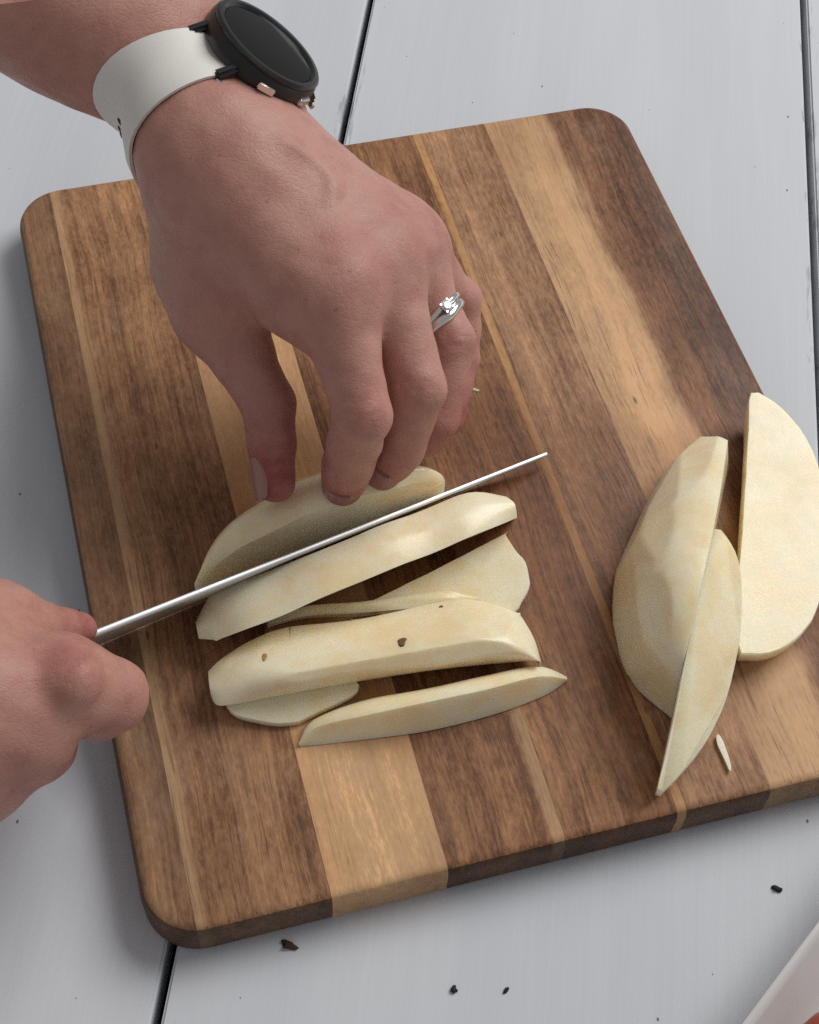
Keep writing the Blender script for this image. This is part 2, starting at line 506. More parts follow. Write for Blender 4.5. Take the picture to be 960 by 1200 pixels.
def peel(rings, m, count, depth, seed, span=(0.08, 0.92), across=(0.05, 0.95)):
    """flat peeler strokes: push skin points that stand outside a slightly sunk tangent plane back onto it"""
    r2 = np.random.default_rng(seed); n = len(rings)
    skin = rings[:, :m].copy(); cen = skin.reshape(-1, 3).mean(0); cen[2] -= 0.01
    src = skin.copy()
    for k in range(count):
        i = int(np.clip(r2.uniform(*span) * n, 2, n - 3)); j = int(np.clip(r2.uniform(*across) * m, 1, m - 2))
        nn = np.cross(src[i + 2, j] - src[i - 2, j], src[i, j + 1] - src[i, j - 1])
        if np.linalg.norm(nn) < 1e-12: continue
        nn = unit(nn); nn = nn if nn @ (src[i, j] - cen) > 0 else -nn
        d = (skin - (src[i, j] - nn * depth * r2.uniform(0.5, 1.2))) @ nn
        skin -= nn * np.maximum(d, 0)[..., None]
    rings[:, :m] = skin
    return rings


def cut_slab(name, outline, thick, nrm=None, inset=0.0025, top_bulge=0.0, n=72, bottom=0.86, parent=None):
    """flat slice: world outline of its cut face, the peeled rim curving in beneath it"""
    pts = catmull(outline, n)
    c = pts.mean(0)
    if nrm is None: nrm = np.array([0, 0, 1.0])
    nrm = unit(nrm)
    jit = 1 + 0.004 * np.sin(np.arange(n) * 0.9) + 0.003 * rng.standard_normal(n)
    def ring(s, d):
        p = c + (pts - c) * (s * jit[:, None])
        return p - nrm * d
    fr = [0.0, 0.02, 0.1, 0.3, 0.55, 0.8, 0.95, 1.0]
    rings = [ring(0.985, -0.0002), ring(0.996, 0.0003)]
    for q in fr[2:]:
        rings.append(ring(1.0 - (1 - bottom) * (q ** 2.2), thick * q))
    v, f = loft(rings)
    nf = len(f); fm = [1] * nf
    for i in range(72): fm[i] = 0
    fm = [1] * nf
    k = len(pts)
    for i in range(k): fm[i] = 1
    for i in range(k, nf - 2): fm[i] = 0
    return piece(name, v, f, [M_PEEL, M_CUT], parent, fm)


def wedge(name, ridge, base, foot, n=46, m=14, power=2.0, facets=(), parent=None, rough=0.0004, tip=0.12, seed=0, strokes=None):
    """peeled wedge: skin side runs in an arc from the ridge to the base line, the cut wall drops from the ridge to the foot"""
    R = catmull(ridge, n, False); B = catmull(base, n, False); Fo = catmull(foot, n, False)
    r2 = np.random.default_rng(seed)
    fac = np.zeros((n, m))
    rings = []
    for i in range(n):
        r, b, fo = R[i], B[i], Fo[i]
        arc = []
        c = b + (r - np.array([r[0], r[1], b[2]]))*0  # arc centre sits under the ridge at base height
        cen = np.array([r[0], r[1], b[2]])
        def ap(u):
            th = 0.5 * math.pi * u
            cs, sn = max(math.cos(th), 0) ** (2.0 / power), max(math.sin(th), 0) ** (2.0 / power)
            return cen + (r - cen) * cs + (b - cen) * sn
        for j in range(m):
            u = j / (m - 1)
            if facets:
                u0, u1, q = facet(u, facets, i / (n - 1), seed, 0.075)
                arc.append(0.82 * (ap(u0) * (1 - q) + ap(u1) * q) + 0.18 * ap(u))
            else:
                arc.append(ap(u))
        arc = np.array(arc)
        wall = [r + (fo - r) * q for q in (0.03, 0.25, 0.5, 0.75, 0.97)]
        bott = [fo + (b - fo) * q for q in (0.03, 0.5, 0.97)]
        # order: base .. arc .. ridge .. wall .. foot .. back to base
        ring = list(arc[::-1]) + wall[0:] + bott
        rings.append(np.array(ring))
    rings = np.array(rings)
    if strokes:
        e0_, e1_ = rings[:, 0].copy(), rings[:, m - 1].copy()
        rings = peel(rings, m, strokes[0], strokes[1], seed)
        rings[:, m - 1] = e1_
    if rough:
        ph = r2.uniform(0, 6, 6)
        for i in range(n):
            for j in range(m - 1):
                s = i / n
                rings[i, j] += np.array([0, 0, 1]) * rough * (math.sin(9 * s + ph[0] + j * 0.5) + 0.6 * math.sin(17 * s + ph[1] - j * 0.8)) * math.sin(math.pi * min(1, j / (m - 2)))
    v, f = loft(list(rings))
    per = rings.shape[1]
    fm = []
    for i in range(n - 1):
        for j in range(per):
            fm.append(0 if j < m - 1 else 1)
    fm += [1, 1]
    return piece(name, v, f, [M_PEEL, M_CUT], parent, fm)


def down(p, z, lean=(0, 0)):
    return np.array([p[0] + lean[0], p[1] + lean[1], z])


# --- right group
dome_ridge = [Pm(q) for q in [(853, 516, 34), (846, 565, 46), (838, 610, 52), (825, 670, 55), (812, 730, 52), (799, 785, 44), (789, 830, 28)]]
dome_base = [Pm(q) for q in [(815, 519, 24), (776, 560, 17), (745, 612, 17), (722, 668, 17), (719, 735, 17), (738, 797, 17), (775, 832, 18)]]
dome_foot = [down(p, 0.0162, (0.004, -0.001)) for p in dome_ridge]
o = wedge('potato_wedge', dome_ridge, dome_base, dome_foot, n=80, m=44, power=2.15, rough=0.0, seed=21, strokes=(13, 0.0013))
tag(o, 'thick domed peeled potato wedge leaning at left of the right hand pile', 'potato wedge', 'cut potato pieces')

sl = [Pm(q) for q in [(838, 619, 37), (853, 630, 36), (866, 656, 34), (870, 700, 32), (867, 750, 31), (857, 800, 31), (841, 845, 30),
                      (820, 880, 29), (797, 908, 27), (771, 930, 24), (779, 890, 33), (789, 845, 40), (800, 790, 46), (814, 720, 48), (827, 660, 44)]]
a, b, c_ = np.array(sl[3]), np.array(sl[8]), np.array(sl[12])
nn = np.cross(b - a, c_ - a); nn = nn if nn[2] > 0 else -nn
o = cut_slab('potato_slice', sl, 0.011, unit(nn + np.array([0, 0, 0.6])), bottom=0.9)
tag(o, 'narrow pointed potato slice leaning against the domed wedge', 'potato slice', 'cut potato pieces')

flat = [Pm(q) for q in [(880, 459, 32), (900, 466, 31.5), (922, 482, 31), (945, 513, 30), (962, 552, 30), (972, 605, 29), (972, 655, 29), (962, 702, 28.5),
                        (945, 738, 28), (925, 756, 28), (903, 766, 28), (880, 768, 28), (866, 764, 28), (864, 700, 29), (869, 630, 30), (874, 555, 31), (877, 500, 32)]]
a, b, c_ = np.array(flat[1]), np.array(flat[7]), np.array(flat[12])
nn = np.cross(b - a, c_ - a); nn = nn if nn[2] > 0 else -nn
o = cut_slab('potato_slice', flat, 0.0125, nn, bottom=0.9)
tag(o, 'wide flat half oval potato slice at the right edge of the board', 'potato slice', 'cut potato pieces')

scrap = [Pm(q) for q in [(841, 860, 17.4), (847, 868, 17.4), (856, 894, 17.4), (856, 905, 17.4), (849, 890, 17.4), (840, 870, 17.4)]]
o = cut_slab('potato_scrap', scrap, 0.0012, None, n=24)
tag(o, 'thin sliver of potato beneath the narrow pointed slice', 'potato scrap')

# --- left group, front to back
ridge = [Pm(q) for q in [(350, 872, 18), (372, 852, 22), (430, 838, 27), (500, 823, 29), (570, 808, 29), (630, 793, 25), (665, 796, 18)]]
back = [Pm(q) for q in [(351, 870, 17), (366, 846, 17), (425, 826, 17), (495, 813, 17), (565, 798, 17), (628, 784, 17), (664, 794, 17)]]
front = [Pm(q) for q in [(352, 875, 16.2), (378, 873, 16.2), (440, 866, 16.2), (505, 857, 16.2), (580, 838, 16.2), (636, 817, 16.2), (665, 798, 16.2)]]
o = wedge('potato_stick', ridge, back, front, n=44, m=8, power=2.0, rough=0.0003, seed=5)
tag(o, 'slender pointed potato stick nearest the front edge of the left pile', 'potato stick', 'cut potato pieces')

under_sl = [Pm(q) for q in [(270, 834, 21), (298, 844, 19.5), (325, 848, 19), (351, 846, 19), (351, 846, 19), (372, 835, 20), (420, 809, 22), (400, 790, 22), (330, 795, 22), (268, 812, 22)]]
o = cut_slab('potato_slice', under_sl, 0.0028, None, n=48, bottom=0.97)
tag(o, 'thin potato slice peeking out under the large spotted peeled piece', 'potato slice', 'cut potato pieces')

ridge = [Pm(q) for q in [(245, 800, 27), (285, 788, 32), (345, 783, 35), (430, 771, 36), (520, 760, 37), (590, 755, 35), (634, 776, 27)]]
back = [Pm(q) for q in [(244, 787, 24), (262, 770, 24), (304, 745, 26), (341, 734, 27), (341, 734, 27), (424, 725, 28), (512, 706, 28), (544, 702, 28), (578, 708, 27), (609, 719, 26), (609, 719, 26), (626, 748, 25), (634, 775, 24)]]
front = [Pm(q) for q in [(250, 834, 17), (290, 832, 17), (350, 823, 17), (430, 807, 17), (520, 793, 17), (590, 786, 17), (634, 784, 18)]]


def slab_dome(name, back, ridge, front, zbot, n=52, m=11, rough=0.0005, seed=0, parent=None, facets=(), strokes=None):
    """outer slice lying on its cut face: peeled skin from the back edge over the ridge to the front edge, short cut wall under the front"""
    Bk, Rg, Fr = (catmull(x, n, False) for x in (back, ridge, front))
    r2 = np.random.default_rng(seed); ph = r2.uniform(0, 6, 4)
    rings = []
    for i in range(n):
        b, r, f = Bk[i], Rg[i], Fr[i]
        ring = []
        for j in range(m):
            t = j / (m - 1)
            ctrl = 2 * r - 0.5 * (b + f)
            s = i / n
            bz = lambda u: (1 - u) ** 2 * b + 2 * u * (1 - u) * ctrl + u * u * f
            p = bz(t)
            if facets:
                u0, u1, q = facet(t, facets, s, seed)
                p = 0.85 * (bz(u0) * (1 - q) + bz(u1) * q) + 0.15 * p
            p = p + np.array([0, 0, rough]) * (math.sin(11 * s + ph[0] + 3 * t) + 0.7 * math.sin(23 * s + ph[1] - 5 * t)) * math.sin(math.pi * t)
            ring.append(p)
        fb = np.array([f[0] + 0.001, f[1] + 0.003, zbot]); bb = np.array([b[0], b[1] - 0.002, zbot])
        ring += [f + (fb - f) * 0.06, f + (fb - f) * 0.5, fb, 0.5 * (fb + bb), bb]
        rings.append(np.array(ring))
    if strokes: rings = list(peel(np.array(rings), m, strokes[0], strokes[1], seed, (0.12, 0.85), (0.10, 0.62)))
    v, f = loft(rings); per = len(rings[0]); fm = []
    for i in range(n - 1):
        for j in range(per): fm.append(0 if j < m - 1 else 1)
    fm += [1, 1]
    return piece(name, v, f, [M_PEEL, M_CUT], parent, fm)


front4 = [Pm(q) for q in [(247, 814, 26), (254, 826, 25), (275, 825, 25), (345, 812, 24), (430, 797, 23), (520, 784, 23), (590, 777, 23), (634, 774, 23)]]
big = slab_dome('potato_slab', back, ridge, front4, 0.0195, n=90, m=36, rough=0.0001, seed=8, strokes=(11, 0.0008))
tag(big, 'large peeled potato slab with brown eye spots in front of the knife', 'potato slab', 'cut potato pieces')

rimb = [Pm(q) for q in [(312, 729, 20), (356, 711, 24), (424, 705, 26), (490, 696, 27), (524, 693, 27), (560, 700, 25)]]
rimf = [Pm(q) for q in [(316, 733, 20), (360, 722, 23), (424, 718, 25), (490, 712, 26), (526, 706, 26), (562, 708, 24)]]
rimr = [0.5 * (a_ + b_) + np.array([0, 0, 0.0006]) for a_, b_ in zip(rimb, rimf)]
o = slab_dome('potato_slice', rimb, rimr, rimf, 0.0195, m=6, rough=0.0003, seed=12)
tag(o, 'thin potato slice of which only a long rim shows behind the spotted slab', 'potato slice', 'cut potato pieces')
third = [Pm(q) for q in [(430, 708, 24), (440, 702, 24), (515, 665, 26), (592, 625, 27), (592, 625, 27), (603, 641, 26), (614, 655, 25), (620, 672, 25), (621, 688, 24), (611, 706, 23),
                         (602, 718, 22), (560, 728, 22), (500, 730, 22), (450, 720, 23)]]
a, b, c_ = np.array(third[3]), np.array(third[9]), np.array(third[0])
nn = np.cross(b - a, c_ - a); nn = nn if nn[2] > 0 else -nn
o = cut_slab('potato_slice', third, 0.0050, nn, n=72, bottom=0.97)
tag(o, 'flat potato slice lying between the spotted slab and the knife', 'potato slice', 'cut potato pieces')

# slice just cut, leaning beside the blade
LEAN = np.array([0.18, 0.42]) * 0.030


def strip(name, back, front, depth, lean, n=46, m=7, bulge=0.003, seed=0):
    Bk, Fr = catmull(back, n, False), catmull(front, n, False)
    r2 = np.random.default_rng(seed); ph = r2.uniform(0, 6, 4)
    rings = []
    for i in range(n):
        b, f = Bk[i], Fr[i]; ring = []
        s = i / (n - 1)
        for j in range(m):
            t = j / (m - 1)
            p = b + (f - b) * t + np.array([0, 0, 1]) * (4 * t * (1 - t) * bulge + 0.0004 * math.sin(14 * s + ph[0] + 2 * t) + 0.0003 * math.sin(29 * s + ph[1]))
            ring.append(p)
        zb = 0.0164
        def dn(p):
            k = (p[2] - zb) / 0.030
            return np.array([p[0] + lean[0] * k, p[1] + lean[1] * k, zb])
        fb, bb = dn(f), dn(b)
        ring += [f + (fb - f) * 0.04, f + (fb - f) * 0.5, fb, bb, b + (bb - b) * 0.5, b + (bb - b) * 0.04]
        rings.append(np.array(ring))
    v, f = loft(rings); per = len(rings[0]); fm = []
    for i in range(n - 1):
        for j in range(per): fm.append(0 if j < m - 1 else 1)
    fm += [1, 1]
    return piece(name, v, f, [M_PEEL, M_CUT], None, fm)


front = [Pm(q) for q in [(233, 749, 27), (255, 750, 30), (255, 750, 30), (300, 733, 37), (360, 708, 41), (430, 679, 43), (500, 650, 42), (560, 626, 40), (606, 607, 36), (606, 607, 36)]]
back = [Pm(q) for q in [(229, 729, 26), (246, 695, 30), (246, 695, 30), (296, 676, 36), (360, 651, 40), (425, 625, 42), (495, 598, 41), (550, 577, 40), (592, 582, 37), (600, 588, 36)]]
o = strip('potato_slice', back, front, 0.03, LEAN * 1.5, bulge=0.0022, seed=4)
tag(o, 'long freshly cut potato slice standing along the near side of the blade', 'potato slice', 'cut potato pieces')

# chunk still held by the fingertips
topb = [Pm(q) for q in [(229, 690, 22), (243, 648, 28), (268, 616, 33), (305, 588, 38), (365, 556, 42), (430, 546, 44), (482, 545, 42), (514, 558, 36), (521, 570, 28)]]
frnt = [Pm(q) for q in [(229, 693, 22), (252, 664, 30), (285, 640, 37), (330, 617, 42), (390, 592, 45), (440, 578, 45), (485, 566, 43), (512, 566, 37), (521, 572, 28)]]
o = strip('potato_chunk', topb, frnt, 0.03, np.array([0.001, 0.003]), bulge=0.004, seed=9)
tag(o, 'remaining potato chunk under the fingertips behind the knife blade', 'potato chunk', 'cut potato pieces')

# potato eyes on the spotted slab
def spot(px, py, z, r1, r2, ang, name='potato_eye', mat=None, parent=None):
    c = Pm((px, py, z)); rr = []
    hit = None
    dirv = unit(c - CAM_C)
    ok, loc, nrm, idx = parent.ray_cast(parent.matrix_world.inverted() @ Vector(CAM_C), Vector(dirv)) if parent is not None else (False, None, None, None)
    if not ok: return None
    loc = np.array(parent.matrix_world @ loc); nrm = np.array(nrm)
    t1 = unit(np.cross(nrm, [0, 0, 1.0]) if abs(nrm[2]) < 0.9 else np.cross(nrm, [0, 1.0, 0])); t2 = np.cross(nrm, t1)
    verts = []; n = 14
    rr = [1 + 0.16 * math.sin(2 * math.pi * k / n * 2 + px) + 0.12 * math.sin(2 * math.pi * k / n * 3 + py) for k in range(n)]
    for s, h in ((1.0, -0.0002), (0.7, 0.00022), (0.3, 0.0001)):
        for k in range(n):
            a = 2 * math.pi * k / n
            x = r1 * math.cos(a) * s * rr[k]; y = r2 * math.sin(a) * s * rr[k]
            ca, sa = math.cos(ang), math.sin(ang)
            verts.append(loc + t1 * (x * ca - y * sa) + t2 * (x * sa + y * ca) + nrm * h)
    rings = [np.array(verts[i * n:(i + 1) * n]) for i in range(3)]
    v, f = loft(rings)
    return mesh_obj(name, v, f, mat, parent, None)


bpy.context.view_layer.update()
M_EYE = plain('potato_eye_brown', (0.16, 0.075, 0.03), 0.6)
M_EYE2 = plain('potato_eye_tan', (0.45, 0.25, 0.08), 0.6)
spot(471, 752, 36, 0.0020, 0.0016, 0.3, mat=M_EYE, parent=big)
spot(310, 770, 33, 0.0009, 0.0026, -0.3, mat=M_EYE2, parent=big)
spot(517, 711, 30, 0.0008, 0.0007, 0, mat=M_EYE, parent=big)
spot(412, 727, 30, 0.0009, 0.0004, 0.4, mat=M_EYE2, parent=big)


# ------------------------------------------------------------------ hands: implicit surfaces grown round the bones
class Field:
    def __init__(self, lo, hi, h):
        self.lo = np.array(lo, float); self.h = h
        self.n = np.ceil((np.array(hi) - self.lo) / h).astype(int) + 1
        self.ax = [(self.lo[i] + h * np.arange(self.n[i])).astype(np.float32) for i in range(3)]

    def blank(self): return np.full(tuple(self.n), 0.03, np.float32)

    def win(self, lo, hi, pad):
        s = []
        for i in range(3):
            a = int(max(0, math.floor((lo[i] - pad - self.lo[i]) / self.h))); b = int(min(self.n[i], math.ceil((hi[i] + pad - self.lo[i]) / self.h) + 1))
            s.append(slice(a, max(a, b)))
        return tuple(s)

    def cone(self, a, b, ra, rb, pad=0.022, flat=None):
        """round cone; flat=(normal, f) squeezes it along that normal"""
        a = np.asarray(a, np.float32); b = np.asarray(b, np.float32); R = max(ra, rb)
        s = self.win(np.minimum(a, b) - R * 1.6, np.maximum(a, b) + R * 1.6, pad)
        X, Y, Z = np.meshgrid(self.ax[0][s[0]], self.ax[1][s[1]], self.ax[2][s[2]], indexing='ij', sparse=True)
        ba = b - a; l2 = float(ba @ ba) + 1e-12
        px, py, pz = X - a[0], Y - a[1], Z - a[2]
        t = np.clip((px * ba[0] + py * ba[1] + pz * ba[2]) / l2, 0, 1)
        dx, dy, dz = px - t * ba[0], py - t * ba[1], pz - t * ba[2]
        r = ra + (rb - ra) * t
        if flat is None:
            d = np.sqrt(dx * dx + dy * dy + dz * dz) - r
        else:
            n, f = flat
            q = dx * n[0] + dy * n[1] + dz * n[2]
            d2 = dx * dx + dy * dy + dz * dz + (f * f - 1) * q * q
            d = (np.sqrt(np.maximum(d2, 0)) - r) / (0.5 * (1 + f))
        return s, d.astype(np.float32)


def smin(a, b, k):
    h = np.maximum(k - np.abs(a - b), 0) / k
    return np.minimum(a, b) - h * h * k * 0.25


def surface_nets(D, lo, h):
    nx, ny, nz = D.shape
    neg = D < 0
    c = np.zeros((nx - 1, ny - 1, nz - 1), np.uint8)
    for dx in (0, 1):
        for dy in (0, 1):
            for dz in (0, 1):
                c += neg[dx:nx - 1 + dx, dy:ny - 1 + dy, dz:nz - 1 + dz]
    act = (c > 0) & (c < 8)
    idx = np.argwhere(act)
    ids = np.full(act.shape, -1, np.int32); ids[tuple(idx.T)] = np.arange(len(idx))
    acc = np.zeros((len(idx), 3)); cnt = np.zeros(len(idx))
    corners = [(x, y, z) for x in (0, 1) for y in (0, 1) for z in (0, 1)]
    vals = {q: D[idx[:, 0] + q[0], idx[:, 1] + q[1], idx[:, 2] + q[2]].astype(np.float64) for q in corners}
    for q in corners:
        for axx in range(3):
            if q[axx]: continue
            r = list(q); r[axx] = 1; r = tuple(r)
            va, vb = vals[q], vals[r]
            m = (va < 0) != (vb < 0)
            t = np.where(m, va / np.where(m, va - vb, 1), 0)
            p = np.tile(np.array(q, float), (len(idx), 1)); p[:, axx] += t
            acc[m] += p[m]; cnt[m] += 1
    V = lo + h * (idx + acc / cnt[:, None])
    F = []
    for axx in range(3):
        u, w = (axx + 1) % 3, (axx + 2) % 3
        sl0 = [slice(1, -1)] * 3; sl1 = [slice(1, -1)] * 3
        sl0[axx] = slice(0, -1); sl1[axx] = slice(1, None)
        a, b = neg[tuple(sl0)], neg[tuple(sl1)]
        e = np.argwhere(a != b)
        flip = a[tuple(e.T)]
        off = np.array([1, 1, 1]); off[axx] = 0
        e = e + off
        def g(du, dw):
            q = e.copy(); q[:, u] -= du; q[:, w] -= dw
            return ids[tuple(q.T)]
        quad = np.stack([g(1, 1), g(0, 1), g(0, 0), g(1, 0)], 1)
        quad[~flip] = quad[~flip][:, ::-1]
        F.append(quad)
    F = np.vstack(F); F = F[(F >= 0).all(1)]
    return V, F


def net_relax(V, F, it=2, lam=0.5):
    e = np.vstack([F[:, [0, 1]], F[:, [1, 2]], F[:, [2, 3]], F[:, [3, 0]]])
    deg = np.bincount(e.ravel(), minlength=len(V)).astype(float)
    for k in range(it):
        for l in (lam, -lam * 1.03):
            s = np.zeros_like(V)
            for j in range(3):
                s[:, j] = np.bincount(e[:, 0], V[e[:, 1], j], len(V)) + np.bincount(e[:, 1], V[e[:, 0], j], len(V))
            V = V + l * (s / deg[:, None] - V)
    return V


def skin_object(name, D, fld, flush_pts, parent, mat):
    V, F = surface_nets(D, fld.lo, fld.h)
    lab = np.arange(len(V))
    while True:
        m_ = lab[F].min(1); new = lab.copy()
        for c_ in range(4): np.minimum.at(new, F[:, c_], m_)
        new = new[new]
        if (new == lab).all(): break
        lab = new
    keep = lab == np.bincount(lab).argmax()
    remap = np.cumsum(keep) - 1
    F = remap[F[keep[F[:, 0]]]]; V = V[keep]
    V = net_relax(V, F, 5)
    me = bpy.data.meshes.new(name)
    me.vertices.add(len(V)); me.vertices.foreach_set('co', V.astype(np.float32).ravel())
    me.loops.add(len(F) * 4); me.loops.foreach_set('vertex_index', F.astype(np.int32).ravel())
    me.polygons.add(len(F)); me.polygons.foreach_set('loop_start', np.arange(0, len(F) * 4, 4, dtype=np.int32))
    me.polygons.foreach_set('loop_total', np.full(len(F), 4, np.int32))
    me.update(calc_edges=True); me.validate()
    smooth_mesh(me, None)
    fl = np.zeros(len(V))
    for (p, r, w) in flush_pts:
        d = np.linalg.norm(V - np.asarray(p), axis=1)
        fl = np.maximum(fl, w * np.clip(1 - d / r, 0, 1) ** 1.2)
    at = me.attributes.new('flush', 'FLOAT', 'POINT'); at.data.foreach_set('value', fl.astype(np.float32))
    me.materials.append(mat)
    o = bpy.data.objects.new(name, me); C.objects.link(o)
    o.parent = parent; o.matrix_parent_inverse = parent.matrix_world.inverted()
    return o


def field_at(D, fld, p):
    q = (np.asarray(p) - fld.lo) / fld.h
    i = np.clip(np.floor(q).astype(int), 0, fld.n - 2); t = q - i
    r = 0.0
    for dx in (0, 1):
        for dy in (0, 1):
            for dz in (0, 1):
                w = (t[0] if dx else 1 - t[0]) * (t[1] if dy else 1 - t[1]) * (t[2] if dz else 1 - t[2])
                r += w * D[i[0] + dx, i[1] + dy, i[2] + dz]
    return r


def march(D, fld, o, d, far=0.06, step=0.0005):
    """outermost surface along a ray from inside"""
    last = 0.0
    for t in np.arange(0, far, step):
        if field_at(D, fld, o + d * t) < 0: last = t
        elif t - last > 0.004: break
    return last


def build_hand(name, fld, palm, fingers, grooves, flush, parent, mat, web=0.009, veins=()):
    base = fld.blank()
    for (a, b, ra, rb, k, fl) in palm:
        s, d = fld.cone(a, b, ra, rb, flat=fl)
        base[s] = smin(base[s], d, k)
    total = base.copy()
    for segs in fingers:
        g = fld.blank()
        for (a, b, ra, rb, k) in segs:
            s, d = fld.cone(a, b, ra, rb)
            g[s] = smin(g[s], d, k)
        total = smin(total, smin(base, g, web), 0.0016)
    for line in veins:
        pts = []
        for q in catmull(line, 8, False):
            d_ = unit(P(q[0], q[1], 0.0) - CAM_C)
            for t_ in np.arange(0.30, 0.62, 0.0008):
                if (CAM_C + d_ * t_ > fld.lo).all() and (CAM_C + d_ * t_ < fld.lo + fld.h * (fld.n - 2)).all() and field_at(total, fld, CAM_C + d_ * t_) < 0:
                    pts.append(CAM_C + d_ * (t_ + 0.0018)); break
        for a, b in zip(pts, pts[1:]):
            s, d = fld.cone(a, b, 0.0007, 0.0007, pad=0.008)
            total[s] = smin(total[s], d, 0.0045)
    X, Y, Z = np.meshgrid(*fld.ax, indexing='ij', sparse=True)
    total += (0.00028 * np.sin(X * 330 + 1.3 * np.sin(Y * 210)) * np.sin(Y * 290 + np.sin(Z * 250)) * np.sin(Z * 310 + X * 120)).astype(np.float32)
    for (a, b, r, k) in grooves:
        s, d = fld.cone(a, b, r, r, pad=0.004)
        total[s] = -smin(-total[s], d, k)
    return total, skin_object(name, total, fld, flush, parent, mat)


def nail(parent, tip, direc, normal, w, l, mat):
    """curved nail plate lying on the fingertip"""
    direc = unit(direc); normal = unit(normal - direc * (normal @ direc)); side = np.cross(direc, normal)
    nu, nv = 9, 9; top = []; bot = []
    for i in range(nv):
        for j in range(nu):
            x = (j / (nu - 1) * 2 - 1); y = (i / (nv - 1) * 2 - 1)
            if y < 0: xx = x * math.sqrt(max(0.25, 1 - 0.55 * y * y))
            else: xx = x * math.sqrt(max(0.2, 1 - 0.7 * y ** 4))
            p = tip + side * (xx * w) + direc * (y * l) - normal * (0.36 * w * xx * xx + 0.10 * l * (y * abs(y)))
            top.append(p); bot.append(p - normal * 0.0012)
    v = top + bot; n = nu * nv; f = []
    for i in range(nv - 1):
        for j in range(nu - 1):
            a = i * nu + j
            f.append((a, a + 1, a + nu + 1, a + nu)); f.append((n + a, n + a + nu, n + a + nu + 1, n + a + 1))
    edge = [j for j in range(nu)] + [i * nu + nu - 1 for i in range(1, nv)] + [(nv - 1) * nu + j for j in range(nu - 2, -1, -1)] + [i * nu for i in range(nv - 2, 0, -1)]
    for k in range(len(edge)):
        a, b = edge[k], edge[(k + 1) % len(edge)]
        f.append((a, n + a, n + b, b))
    return mesh_obj('fingernail', v, f, mat, parent, 50)


person = empty('person', (-0.15, 0.1, 0.0))
tag(person, 'person with bare forearms slicing potatoes, smartwatch on one wrist, knife in other hand', 'person')

# ---- hand that holds the potato
nW = unit(CAM_M @ unit([0.63, 0.60, 0.50])); aW = unit(CAM_M @ unit([0.52, -0.82, 0.33])); aW = unit(aW - nW * (aW @ nW)); wW = np.cross(nW, aW)   # dorsal normal, wrist axis, width
WATCH_B = P(293, 80, 0.136)                       # underside of the watch case
W0 = WATCH_B - nW * 0.0195 + aW * 0.010
idx = [Pm(q) for q in [(392, 345, 108), (425, 487, 86), (408, 545, 62), (402, 568, 50)]]
mid = [Pm(q) for q in [(445, 301, 103), (490, 455, 82), (468, 525, 60), (449, 550, 49)]]
rin = [Pm(q) for q in [(471, 297, 91), (527, 400, 76), (511, 490, 58), (499, 512, 50)]]
pky = [Pm(q) for q in [(488, 314, 78), (537, 352, 66), (537, 420, 50), (524, 490, 40)]]
thb = [Pm(q) for q in [(215, 225, 98), (253, 364, 82), (315, 474, 66), (322, 565, 53)]]
fore = [None, Pm((150, 34, 137)), Pm((-210, -180, 195))]


def fing(j, r, kn=0.0):
    segs = []
    for i in range(len(j) - 1):
        a, b = j[i], j[i + 1]; ra, rb = r[i], r[i + 1]
        m = 0.5 * (a + b); rm = 0.5 * (ra + rb) * 0.99
        segs += [(a, m, ra, rm, 0.0018), (m, b, rm, rb, 0.0018)]
    return segs


palm = []
W1 = W0 - aW * 0.024
for s_ in (-1, 1):
    palm.append((W0 + wW * 0.0115 * s_, W1 + wW * 0.0105 * s_, 0.0168, 0.0166, 0.012, None))
    palm.append((W1 + wW * 0.0105 * s_, fore[1] + wW * 0.013 * s_, 0.0166, 0.0225, 0.014, None))
    palm.append((fore[1] + wW * 0.013 * s_, fore[2] + wW * 0.018 * s_, 0.0225, 0.038, 0.02, None))
palm_off = -nW * 0.0055
SHL = CAM_M @ np.array([-0.0045, -0.001, 0])
for (j, wo, r0, r1) in ((idx, -0.017, 0.0165, 0.0128), (mid, -0.006, 0.0170, 0.0122), (rin, 0.006, 0.0165, 0.0106), (pky, 0.016, 0.0152, 0.0098)):
    wo = wo * (1 if (idx[0] - pky[0]) @ wW < 0 else -1)
    palm.append((W0 + aW * 0.010 + wW * wo + SHL, j[0] + palm_off, r0, r1, 0.014, None))
# metacarpal web, palm flesh and thumb base
palm.append((idx[0] - nW * 0.012 + aW * -0.012, pky[0] - nW * 0.004 - aW * 0.012, 0.011, 0.011, 0.016, None))
palm.append((W0 + aW * 0.016 - nW * 0.006 + SHL * 0.6, thb[1], 0.0195, 0.0138, 0.018, None))
palm.append((W0 + aW * 0.030 - nW * 0.014, 0.6 * thb[1] + 0.4 * idx[0] - aW * 0.016 - nW * 0.008, 0.017, 0.0085, 0.016, None))
rad_sg = -1 if (idx[0] - pky[0]) @ wW < 0 else 1
palm.append((W0 + aW * 0.004 + wW * 0.013 * rad_sg, thb[1] - aW * 0.021 + CAM_M @ np.array([0.0015, 0, 0]), 0.0150, 0.0125, 0.014, None))
# knuckle heads
for j, r in ((idx, 0.0094), (mid, 0.0092), (rin, 0.0080)):
    palm.append((j[0] + nW * 0.0022, j[0] + nW * 0.0020 + aW * 0.001, r, r, 0.016, None))
# soft flesh between the bones of the hand's back
for ja, jb in ((idx, mid), (mid, rin), (rin, pky)):
    m_ = 0.5 * (ja[0] + jb[0])
    palm.append((W0 + aW * 0.02 + SHL, m_ - aW * 0.006 - nW * 0.0030, 0.0160, 0.0122, 0.018, None))
